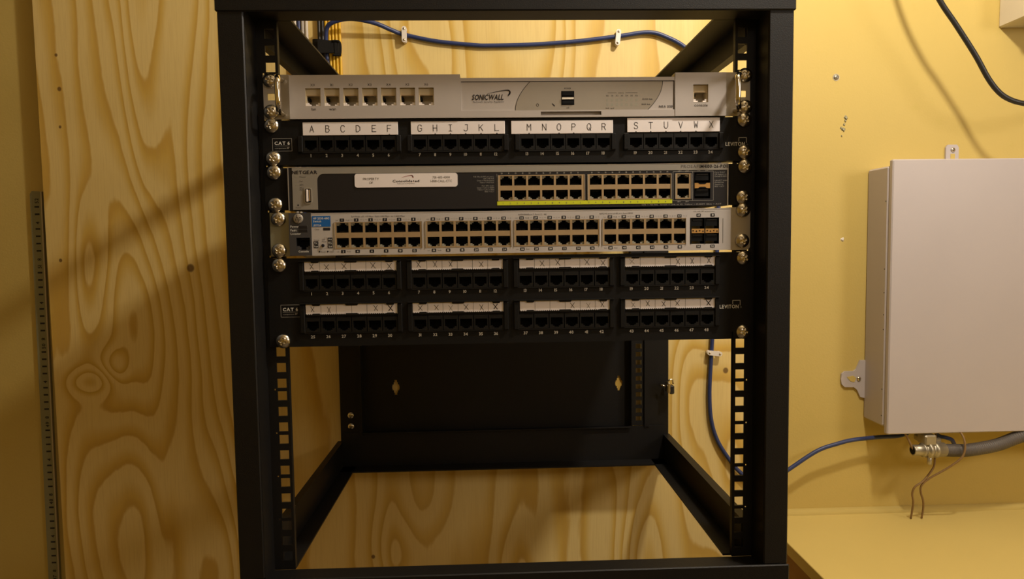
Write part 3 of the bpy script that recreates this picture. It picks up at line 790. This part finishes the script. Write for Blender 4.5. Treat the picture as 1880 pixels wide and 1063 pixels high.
for i, (s1, q) in enumerate((('PoE (Max 15.4W per port):', 0), ('Off = No PoE', 0), ('Green = PoE Powered', 0), ('Yellow = PoE Fault', 0), ('Port SPD mode:', 1), ('Green = Link at 1000M', 1), ('Yellow = Link at 100M', 1), ('Blink = ACT', 1))):
    text(b, s1, -16.8, 171.0-i*1.9-q*1.3, 1.25, YN-.12, 2, 'r')
b.build('legend_lettering', ['ink', 'inkgrey', 'inkdim', 'led'], ng); b = MB()
for i in range(25):
    if i == 12: continue
    x = -9+i*6.86; text(b, '%d' % (i % 10+10), x, 174.0, 1.5, YN-.12, 2, 'c', 1)
b.build('port_numbers', ['ink', 'inkgrey', 'inkdim', 'led'], ng); b = MB()
for s1, x, z in (('25T', 168, 174.6), ('26T', 175.5, 174.6), ('25F', 187, 174.8), ('26F', 195, 174.8), ('25T', 167.5, 144.6), ('26T', 175.5, 144.6)): text(b, s1, x, z, 1.5, YN-.12, 2, 'c', 1)
for i, s1 in enumerate(('Ports 25-26T', 'OR Support to', 'Default 10-100M', '', 'Link-ACT mode:', '100-1000 link', 'Support to', 'Blink = ACT')): 
    if s1: text(b, s1, 203.2, 173.0-i*2.0, 1.3, YN-.12, 2, 'l')
text(b, 'Off = No link  Green = Link at 1G  Yellow = 10-100M  Blink = ACT', 170, 141.7, 1.3, YN-.12, 2, fit=80)
for P in ([(161.3, 145.2), (161.3, 174.2), (201.8, 174.2), (201.8, 145.2), (161.3, 145.2)], [(181, 145.2), (181, 174.2)], [(-13.9, 147), (-13.9, 173.5)]): b.stroke(P, .28, YN-.1, 2)
b.build('uplink_legend', ['ink', 'inkgrey', 'inkdim', 'led'], ng)
def sfp(w, h, y, d=14):
    b = MB(); x, z = w/2, h/2
    b.grid([[(-x, yy, -z), (x, yy, -z), (x, yy, z), (-x, yy, z)] for yy in (0, d)], 0, True, False); b.face([(-x, d, -z), (x, d, -z), (x, d, z), (-x, d, z)], 0)
    b.box(-x*.86, x*.86, 1.0, 3, -z*.5, z*.84, 0); b.box(-x*.7, x*.75, .6, 1.0, z*.62, z*.72, 1)
    return b
b = MB(); b.box(183, 198.4, YN-.4, YN+1, 157.4, 162.6, 0); b.prism([(186.5, 162.6), (195, 162.6), (193.4, 161.4), (188, 161.4)], YN-.6, YN-.3, 1); b.prism([(186.5, 157.4), (195, 157.4), (193.4, 158.8), (188, 158.8)], YN-.6, YN-.3, 1)
b.build('cage_spring', ['clip_orange', 'deep'], ng)
sf = sfp(15.8, 10.2, 0).build('transceiver_slot', ['deep', 'dkgrey'], ng, loc=(190.7, YN+.2, 167.8)); copy_part(sf, ng, (190.7, YN+.2, 152.3))
screws(ng, [(-231.3, 177.3), (-231, 146), (234, 178.7), (232.3, 148)], -4)

# ================================================================== GREY 48 PORT SWITCH
hp = thing('network_switch', (0, 130, 96), 'light grey network switch with 48 ports and a blue label at its left end', 'network switch')
YH = -8
HB = [(-174, -88), (-85.3, -.1), (2, 87.5), (89.7, 174.2)]
HZ = ((103.3, 112.6), (117.8, 127.3))
b = MB(); b.plate(-196, 219, 95.7, 137.2, YH, YH+2, [(x0, x1, 101.8, 128.1) for x0, x1 in HB]+[(178, 207.2, 102, 128.1)])
b.shell(-196, 219, 95.7, 137.2, YH+2, 6); b.box(-196, 219, YH-.2, YH+1.8, 136.6, 137.3)
b.build('face_plate', 'hpgrey', hp)
b = MB(); b.plate(-217.5, -196.2, 95.9, 137.6, YH-.8, YH+1.4, [(-210.8, -197.6, 101.6, 113.4)]); b.shell(-217.5, -196.2, 95.9, 137.6, YH+1.4, 6)
b.build('status_panel', 'dkgrey', hp)
q = rj_port(13.1, 11.7, 11, 'down', 2.6, .42).build('console_port', ['deep', 'dkgrey', 'dkgrey'], hp, loc=(-204.2, YH-.3, 107.5))
b = MB(); b.box(-216, 217, 6, 275, 96.2, 136.8); b.build('chassis', 'ear', hp)
for sx, mm in ((-1, 'ear_dull'), (1, 'ear')):
    b = MB()
    xa, xb = sorted((218.8*sx+(.2 if sx > 0 else 0), (240.2 if sx > 0 else 237.2)*sx))
    b.rrect(xa, xb, 95.4, 138.2, 4 if sx > 0 else .6, -4, -2.2, 0, (1, 0, 0, 1) if sx > 0 else (0, 1, 1, 0)); b.box(218.8*sx, 217.0*sx, -4, 30, 95.6, 138); b.build('ear', mm, hp)
for (x0, x1) in HB:
    cx0 = x0+8.2 if x0 > -100 else x0+8.2
    bk = bank(hp, x0, x1, 101.8, 128.1, YH-.2, cx0, 6, 13.92, 11.7, HZ); fill_bank(bk, cx0, 6, 13.92, 11.7, HZ, YH-.2)
b = MB(); b.rect(-195.2, -177.2, 123.9, 134.3, YH-.25, 0)
text(b, 'HP 2530-48G', -193.9, 132.0, 1.9, YH-.35, 1, 'l', 1, fit=15.5); text(b, 'Switch', -193.9, 129.2, 1.9, YH-.35, 1, 'l', 1, fit=7.6); text(b, 'J9775A', -193.9, 125.3, 1.8, YH-.35, 1, 'l', 1, fit=7.6)
b.build('model_label', ['blue', 'inkwhite'], hp, label='small blue rectangular label with white text')
b = MB(); y = YH-.12; n = 0
def tagbox(x, z, s1):
    b.rrect(x-2.15, x+2.15, z-1.55, z+1.55, .5, y-.02, y+.1, 0); text(b, s1, x, z, 1.75, y-.08, 1, 'c', 1)
for gi, (x0, x1) in enumerate(HB):
    low = MB()
    for k in range(6):
        cx = x0+8.2+13.92*k-.3; n += 1; tagbox(cx, 130.1, str(2*n-1)); top = b; b = low; tagbox(cx+.5, 99.4, str(2*n)); b = top
        if k == 0:
            for q, zz, dx in ((b, 130, 0), (low, 99.3, .5)): text(q, 'Link', cx-5+dx, zz, 1.1, y, 2); text(q, 'Mode', cx+5.4+dx, zz, 1.1, y, 2)
        else: b.stroke([(cx-5.6, 130.1), (cx-3.6, 130.1)], .2, y, 2); b.stroke([(cx+3.6, 130.1), (cx+5.4, 130.1)], .2, y, 2)
        b.stroke([(cx+6.9, 129.2), (cx+6.9, 130.8)], .2, y, 2)
    text(b, ('Spd Mode: off = 10 Mbps  flash = 100 Mbps  on = 1000 Mbps', '', '10/100/1000Base-T Ports (1 - 48)', 'All RJ-45 ports (1-48) are Auto-MDIX')[gi] or ' ', (x0+x1)/2+(0, 0, -24, -28)[gi], 133.4, 1.5, y, 2) if gi != 1 else None
    b.build('port_lettering', ['ink', 'inkwhite', 'inkgrey'], hp); low.build('port_lettering', ['ink', 'inkwhite', 'inkgrey'], hp); b = MB()
text(b, 'Use only SFP transceivers', 192, 134.4, 1.4, y, 2)
tagbox(186.5, 130.6, '49'); tagbox(200.6, 130.6, '51'); b.build('port_lettering', ['ink', 'inkwhite', 'inkgrey'], hp); b = MB(); tagbox(186.5, 99.6, '50'); tagbox(200.6, 99.6, '52')
b.build('port_lettering', ['ink', 'inkwhite', 'inkgrey', 'inkwhite', 'led'], hp); b = MB()
text(b, 'Clear', -190.5, 121.4, 1.5, y, 2); b.rect(-184.6, -177.8, 120.2, 122.9, y, 0)
text(b, 'Status', -191.4, 111.0, 1.4, y, 2); text(b, 'LED', -184.5, 111.4, 1.4, y, 2); text(b, 'Mode', -184, 109.4, 1.4, y, 2)
for s1, x, z in (('Fan', -192, 108.2), ('Test', -192, 104.7), ('Act', -178.2, 111.6), ('FDx', -178.2, 108.0), ('Spd', -178.2, 104.5)):
    b.rrect(x-2.3, x+2.3, z-1.6, z+1.6, .3, y-.02, y+.1, 0); text(b, s1, x, z, 1.4, y-.08, 1, 'c', 1)
b.lathe([(1.5, .05), (1.5, -1.2), (1.1, -1.5)], (-185.2, YH, 105.6), 'y', 0, 14)
b.stroke([(-184, 103), (-181, 103)], .2, y, 2); b.stroke([(-184, 113), (-181, 113), (-181, 103)], .2, y, 2)
b.lathe([(.8, .05), (.8, -.15)], (-188.9, YH, 99.6), 'y', 0, 12); b.lathe([(.8, .05), (.8, -.15)], (-180.8, YH, 99.6), 'y', 0, 12)
text(b, 'Reset', -185.1, 99.5, 1.4, y, 2); text(b, 'Clear', -177, 99.5, 1.4, y, 2)
b.build('control_panel', ['ink', 'inkwhite', 'inkgrey', 'inkwhite', 'led'], hp); b = MB()
b.stroke([(211, 103), (211, 127)], .5, y, 2)
b.build('fine_print', ['ink', 'inkwhite', 'inkgrey', 'inkwhite', 'led'], hp); b = MB()
yd = YH-.95
for s1, z in (('Power', 124.4), ('Fault', 120.8), ('Locator', 117.4)): text(b, s1, -216.0, z, 1.9, yd, 3, 'l', 1)
text(b, 'Console', -204, 100.1, 1.9, yd, 3, 'c', 1)
b.box(-208.2, -199.5, yd-.1, yd+.3, 122.4, 125.2, 5, .2); b.box(-208.2, -199.5, yd-.1, yd+.3, 118.8, 121.6, 5, .2)
b.build('status_lettering', ['ink', 'inkwhite', 'inkgrey', 'inkwhite', 'led', 'navy'], hp)
b = MB(); b.lathe([(4.7, .1), (4.7, -.8), (4.3, -1.1), (.1, -1.15)], (-208.2, YH-.8, 132.0), 'y', 0, 28)
ye = YH-2.0
b.stroke([(-209.0, 136), (-210.6, 130.4)], .55, ye, 1); b.stroke([(-210.0, 132.6), (-208.9, 133.5), (-208.2, 132.9), (-208.9, 130.4)], .5, ye, 1)
b.stroke([(-206.7, 133.4), (-208.3, 128)], .55, ye, 1); b.stroke([(-206.7, 133.4), (-205.4, 133.2), (-205.4, 132), (-206.2, 130.7), (-207.4, 130.6)], .5, ye, 1)
b.build('round_emblem', ['ear', 'ink'], hp, label='round silver emblem')
s1 = sfp(13.6, 10.4, 0).build('transceiver_slot', ['deep', 'dkgrey'], hp, loc=(185.6, YH+.2, 122.4))
for loc in ((200, YH+.2, 122.4), (185.6, YH+.2, 107.4), (200, YH+.2, 107.4)): copy_part(s1, hp, loc)
b = MB(); b.box(179.5, 206.6, YH-.3, YH+.6, 112.8, 117.1, 0); b.box(192.3, 193.3, YH-.4, YH+.6, 102.3, 127.8, 1)
b.box(178.3, 179.4, YH-.4, YH+.6, 102.3, 127.8, 1)
for gx in (181, 195.2):
    for k, xx in enumerate((0, 3.2, 6.6, 9.8)):
        a = gx+xx; b.face([(a-.9, YH-.4, 115.8), (a+.9, YH-.4, 115.8), (a, YH-.4, 114)] if k % 2 == 0 else [(a-.9, YH-.4, 114), (a+.9, YH-.4, 114), (a, YH-.4, 115.8)], 1)
b.build('cage_spring', ['clip_orange', 'deep'], hp)
screws(hp, [(-228.6, 131.8), (-228.8, 101.3), (232.5, 135.3), (231.8, 104.6)], -4)

# ================================================================== CABLES
def cable(name, pts, r, m, label, cat='cable', group=None, seg=10, sub=8):
    b = MB(); b.tube(pts, r, 0, seg, sub); return tag(b.build(name, m), label, cat, group)
cable('network_cable', [(-248, 326, 330), (-250, 326, 370), (-251, 324, 398), (-247.6, 318, 415), (-236, 314, 422.5), (-212, 314, 426.5), (-181, 320, 422.5), (-157.5, 330, 415.3), (-140.4, 335.5, 410.6), (-94.8, 336, 401.2), (-39.5, 336, 395.5), (-15.7, 336, 394.7), (48, 336, 396), (112, 336, 400.4), (172.2, 335.5, 407.2), (216.5, 335, 412.6), (244.7, 335, 405.4), (274.7, 335, 388), (308, 335, 350), (322, 335, 280), (322, 335, 120), (316, 335.5, 0), (314.4, 335.5, -45.4), (312.8, 335.5, -74.5), (310.6, 335, -124.8), (313.3, 335, -167), (323.6, 335, -201), (342.4, 334, -231.3), (357.8, 333, -250), (376.6, 331, -263), (395, 330, -266), (413, 330, -259), (432.5, 330, -246.8), (476.3, 330, -218.9), (510.2, 330, -207.8), (535.7, 332, -203.3), (578.3, 335, -200.9), (608.2, 335, -199.5), (625, 335, -192), (630, 335, -176)],
      3.2, 'blue_cable', 'long blue network cable clipped along the plywood around the rack to the grey cabinet')
def drop(x, j, end):
    """down the plywood, then right behind the rack's rear post and forward into the gear; j counts from the right-hand cable"""
    z = 190-9*j
    return [(x, 335, 640), (x, 335, 500), (x-.3, 335, 420), (x+.3, 335, 360), (x, 335, 300), (x, 335, z+26), (x+2.5, 335, z+9), (x+10, 335, z+1), (x+22, 335, z), (-200, 335, z), (-190, 331, z), (-184, 316, z), (-182, 300, z), (-182, end, z)]
for i, x in enumerate((-233.4, -238.2, -243.0, -247.8, -252.6)):
    cable('network_cable', drop(x, i, 257 if i < 2 else 277), 2.25, 'yellow_cable', 'yellow network cable dropping in a strapped bundle at the upper left behind the rack', group='yellow cables in the strapped bundle')
for i, x in enumerate((-257.6, -262.6)):
    cable('network_cable', drop(x, 5+i, 277), 2.3, 'black_cable', 'black cable beside the yellow ones in the strapped bundle', group='black cables in the strapped bundle')
for i, (x, mm, lab, grp) in enumerate(((-280.5, 'white_cable', 'white cable running down the plywood, in the loose row left of the strap', 'white cables of the loose row'), (-286, 'grey_cable', 'grey cable running down the plywood, in the loose row left of the strap', 'grey cables of the loose row'), (-291.5, 'blue_cable', 'single blue cable among the white and grey ones left of the black strap', None), (-297, 'white_cable', 'white cable running down the plywood, in the loose row left of the strap', 'white cables of the loose row'), (-302.5, 'grey_cable', 'grey cable running down the plywood, in the loose row left of the strap', 'grey cables of the loose row'))):
    cable('network_cable', drop(x, 7+i, 277 if i < 3 else 40), 2.5, mm, lab, group=grp)
# strap
t = thing('cable_strap', (-250, 333, 378), 'black hook and loop strap wrapped round the yellow cable bundle', 'strap')
b = MB(); R_ = []
for k in range(25):
    a = 2*math.pi*k/24; R_.append((-251+20*math.copysign(abs(math.cos(a))**.7, math.cos(a)), 329.5+10*math.copysign(abs(math.sin(a))**.7, math.sin(a))))
b.grid([[(x, y, 382+(x+251)*-.12), (x, y, 399+(x+251)*-.12)] for x, y in R_], 0, False, True)
b.grid([[(-251+(x+251)*.95, 329.5+(y-329.5)*.9, 382+(x+251)*-.12), (-251+(x+251)*.95, 329.5+(y-329.5)*.9, 399+(x+251)*-.12)] for x, y in R_], 0, False, True)
b.build('band', 'strap', t)
b = MB(); b.tube([(-240, 317, 377), (-231, 316, 376.5), (-229, 316, 381), (-229, 316, 392), (-232, 316, 396), (-240, 317, 396.5)], 1.6, 0, 8, 4)
b.box(-238, -232, 316.5, 318, 378, 395, 0, .5); b.box(-262, -238, 317.5, 319.5, 380, 398, 0, .6); b.build('buckle', 'strap', t)
def clip(x, z, ang, label):
    t = thing('cable_clip', (x, 338, z), label, 'cable clip')
    b = MB(); hl, hw = 11.5, 3.5
    rows = []
    P = []
    for i in range(13): a = math.pi*i/12; P.append((hw*math.cos(a), hl-hw+hw*math.sin(a)))
    for i in range(13): a = math.pi+math.pi*i/12; P.append((hw*math.cos(a), -hl+hw+hw*math.sin(a)))
    ca, sa = math.cos(ang), math.sin(ang)
    Q = [(x+p*ca-q*sa, z+p*sa+q*ca) for p, q in P]
    b.prism(Q, 329.5, 332.2); 
    for s in (-1, 1):
        cx, cz = x-s*8*sa, z+s*8*ca
        b.lathe([(3.3, 0), (3.3, 7.6)], (cx, 332.2, cz), 'y', 0, 16)
    b.build('saddle', 'clip', t)
    for s in (-1, 1):
        cx, cz = x-s*8*sa, z+s*8*ca
        b = MB(); b.lathe([(1.7, 0), (1.7, -.7), (1.1, -1.2), (.1, -1.3)], (cx, 329.5, cz), 'y', 0, 14); b.build('nail', 'steel', t)
clip(-139.9, 409.6, 0, 'white two nail cable clip on the blue cable, left of the two above the firewall')
clip(171.4, 404.5, -.10, 'white two nail cable clip on the blue cable, right of the two above the firewall')
clip(316.8, -64.7, math.radians(83), 'white cable clip lying sideways on the blue cable right of the rack opening')
cable('power_cord', [(560, 275, 560), (585, 272, 485), (610.5, 270, 435.7), (634.7, 270, 402.2), (663.3, 270, 361.1), (684, 270, 327.2), (700.3, 270, 308.2), (716.4, 270, 298.3), (736.4, 270, 292.8), (780, 275, 288), (860, 290, 305), (1000, 325, 345), (1150, 350, 370), (1400, 352, 380), (1800, 352, 384), (2195, 352, 380)], 3.6, 'black_cable', 'dark cord hanging in a curve in front of the yellow wall at upper right')

# ================================================================== WALL ITEMS
def tiny_screw(b, x, y, z, r, m=0, mc=1):
    b.lathe([(r, 0), (r*.95, -r*.35), (r*.5, -r*.55), (.1, -r*.6)], (x, y, z), 'y', m, 16); b.box(x-r*.6, x+r*.6, y-r*.66, y-r*.5, z-.25, z+.25, mc); b.box(x-.25, x+.25, y-r*.66, y-r*.5, z-r*.6, z+r*.6, mc)
b = MB(); tiny_screw(b, 510.7, 358, 351.5, 4.2); b.lathe([(5.4, 0), (5.2, -.5)], (510.7, 358, 351.5), 'y', 0, 16); tag(b.build('wall_screw', ['zinc', 'ink']), 'lone screw driven in the yellow wall right of the rack top', 'screw')
def blob(name, parts, m, label, cat):
    b = MB(); rg = random.Random(len(label))
    for x, z, r in parts:
        P = [(x+r*rg.uniform(.55, 1.1)*math.cos(a*.6283), z+r*rg.uniform(.6, 1.3)*math.sin(a*.6283)) for a in range(10)]
        b.face([(px, 356.6, pz) for px, pz in [(x+(p[0]-x)*.5, z+(p[1]-z)*.5) for p in P]]); b.grid([[(x+(p[0]-x)*.5, 356.6, z+(p[1]-z)*.5) for p in P], [(p[0], 358, p[1]) for p in P]], 0, True, True)
    tag(b.build(name, m), label, cat)
blob('wall_anchor', [(527, 291, 3.6), (526, 286, 2.2), (524.5, 280, 2.2), (523.5, 273, 4), (520, 275, 2.2), (521, 263, 1.6)], 'ear_dull', 'torn plastic anchor remains in the yellow wall above the grey cabinet corner', 'wall anchor')
blob('wall_plug', [(525, 105, 3.2)], 'clip', 'small pale plug in the yellow wall left of the grey cabinet', 'wall plug')
# grey cabinet
t = thing('electrical_cabinet', (780, 358, -180), 'large grey metal wall cabinet with a flat door right of the rack', 'cabinet')
b = MB(); b.box(563, 985, 303.5, 358, -176, 211, 0, 2.5)
b.build('body', 'box_grey', t)
b = MB(); b.box(564, 985, 294, 303.3, -185.5, 219.5, 0, 1.6); b.build('door', 'box_grey', t)
b = MB()
for z in (160, 25, -8, -30, -120, -160, 60): b.lathe([(1.1, 0), (1.1, -.25)], (563.2, 308, z), 'x', 0, 10)
b.build('rivet', 'ink', t)
b = MB(); b.box(775, 812, 293.2, 294.1, 150, 216, 0, .3); b.build('door_label', 'paper', t, label='white paper label on the door')
def tab(pts, hole, sx, sz, nm='mounting_tab'):
    b = MB(); b.prism(pts, 354.6, 357.6, 0); tiny_screw(b, sx, 354.4, sz, 3.4, 1, 2)
    for h in hole: b.prism(h, 354.1, 354.65, 3)
    b.build(nm, ['box_grey', 'steel', 'ink', 'wall'], t)
tab([(683, 205), (703, 205), (703, 244), (700, 248), (686, 248), (683, 244)], [[(690, 226), (697, 226), (697, 234), (690, 234)]], 693.5, 240)
tab([(563.5, -84), (555, -84), (549, -98), (545, -101), (531, -101), (526, -105), (525, -114), (526, -121), (531, -126), (546, -126.5), (551, -131), (556, -142), (563.5, -144)], [[(534, -110), (544, -108), (549, -112), (546, -118), (540, -117)]], 553, -113)
# conduit and connector under the cabinet
t = thing('flexible_conduit', (700, 305, -215), 'dark grey flexible conduit with a metal connector under the grey cabinet', 'conduit')
b = MB(); Y = 300
b.tube([(650, Y, -212.5), (672, Y, -213.5), (694.5, Y, -213.5), (736, Y, -207), (778, Y, -193.8), (830, Y+4, -196), (900, Y+20, -205), (1020, Y+42, -215), (1250, Y+48, -218), (1700, Y+48, -218), (2195, Y+48, -218)], lambda s: 9.3+.35*math.sin(s*900), 0, 12, 70)
b.build('hose', 'conduit', t)
b = MB()
b.lathe([(6.5, 0), (7.8, 0), (8.0, 1), (8.0, 14), (10.5, 14.5), (10.5, 17), (8.5, 17.5), (8.5, 21), (12.4, 21.5), (12.8, 23), (12.4, 27), (10, 27.5), (10, 31), (12, 31.5), (12, 36), (10.5, 37), (10.5, 48), (9.6, 49)], (607, Y, -211.8), 'x', 0, 20)
b.lathe([(3.2, 0), (3.2, -12), (2, -13)], (631, Y-4, -220), 'z', 0, 12)
b.box(622, 640, Y-7, Y+14, -204, -188, 0, 2); b.lathe([(7, 0), (7, 26)], (646, Y+30, -200), 'z', 0, 16)
b.box(629, 655, Y+4, Y+34, -206, -196, 0, 2)
b.build('connector', 'zinc', t, label='zinc connector with an open end and lock rings')
b = MB(); b.lathe([(6.3, 0), (6.3, .1)], (606.7, Y, -211.8), 'x', 0, 20); b.build('bore', 'deep', t)
cable('thin_wire', [(596, 302, -186), (601, 301, -196), (606, 300, -207), (609, 300, -211)], 1.7, 'brown_cable', 'short reddish brown wire entering the open end of the conduit connector', 'wire')
cable('thin_wire', [(650, 312, -190), (649, 310, -215), (647, 308, -228), (643.4, 306, -242), (629, 306, -261), (617.4, 308, -271), (616, 312, -283), (619.7, 315, -296), (622, 320, -310), (623, 325, -327)], 1.5, 'brown_cable', 'left of the two thin brown wires hanging from the conduit to the ledge', 'wire')
cable('thin_wire', [(676, 306, -177), (677, 288, -193), (675.4, 286, -216), (661.6, 292, -234.3), (637, 304, -257), (627.4, 308, -269.4), (629.4, 312, -282), (634.8, 315, -294), (639, 320, -308), (640, 325, -327)], 1.5, 'brown_cable', 'right of the two thin brown wires, looping down over the conduit to the ledge', 'wire')
cable('network_cable', [(655, 322, -182), (660, 322, -196), (672, 320, -200), (682, 322, -204), (690, 326, -214)], 3.0, 'blue_cable', 'short piece of blue cable behind the conduit under the grey cabinet')
# white box at the very top right
t = thing('junction_box', (830, 358, 424), 'small cream white box on the yellow wall at the top right corner', 'box')
b = MB(); b.box(762, 900, 300, 358, 424, 560, 0, 2); b.build('body', 'white_box', t)
b = MB(); b.box(760.5, 901.5, 297, 300, 422.5, 561.5, 0, 1); b.build('cover', 'white_box', t)

for o in bpy.data.objects:
    if '_w' in o: del o['_w']
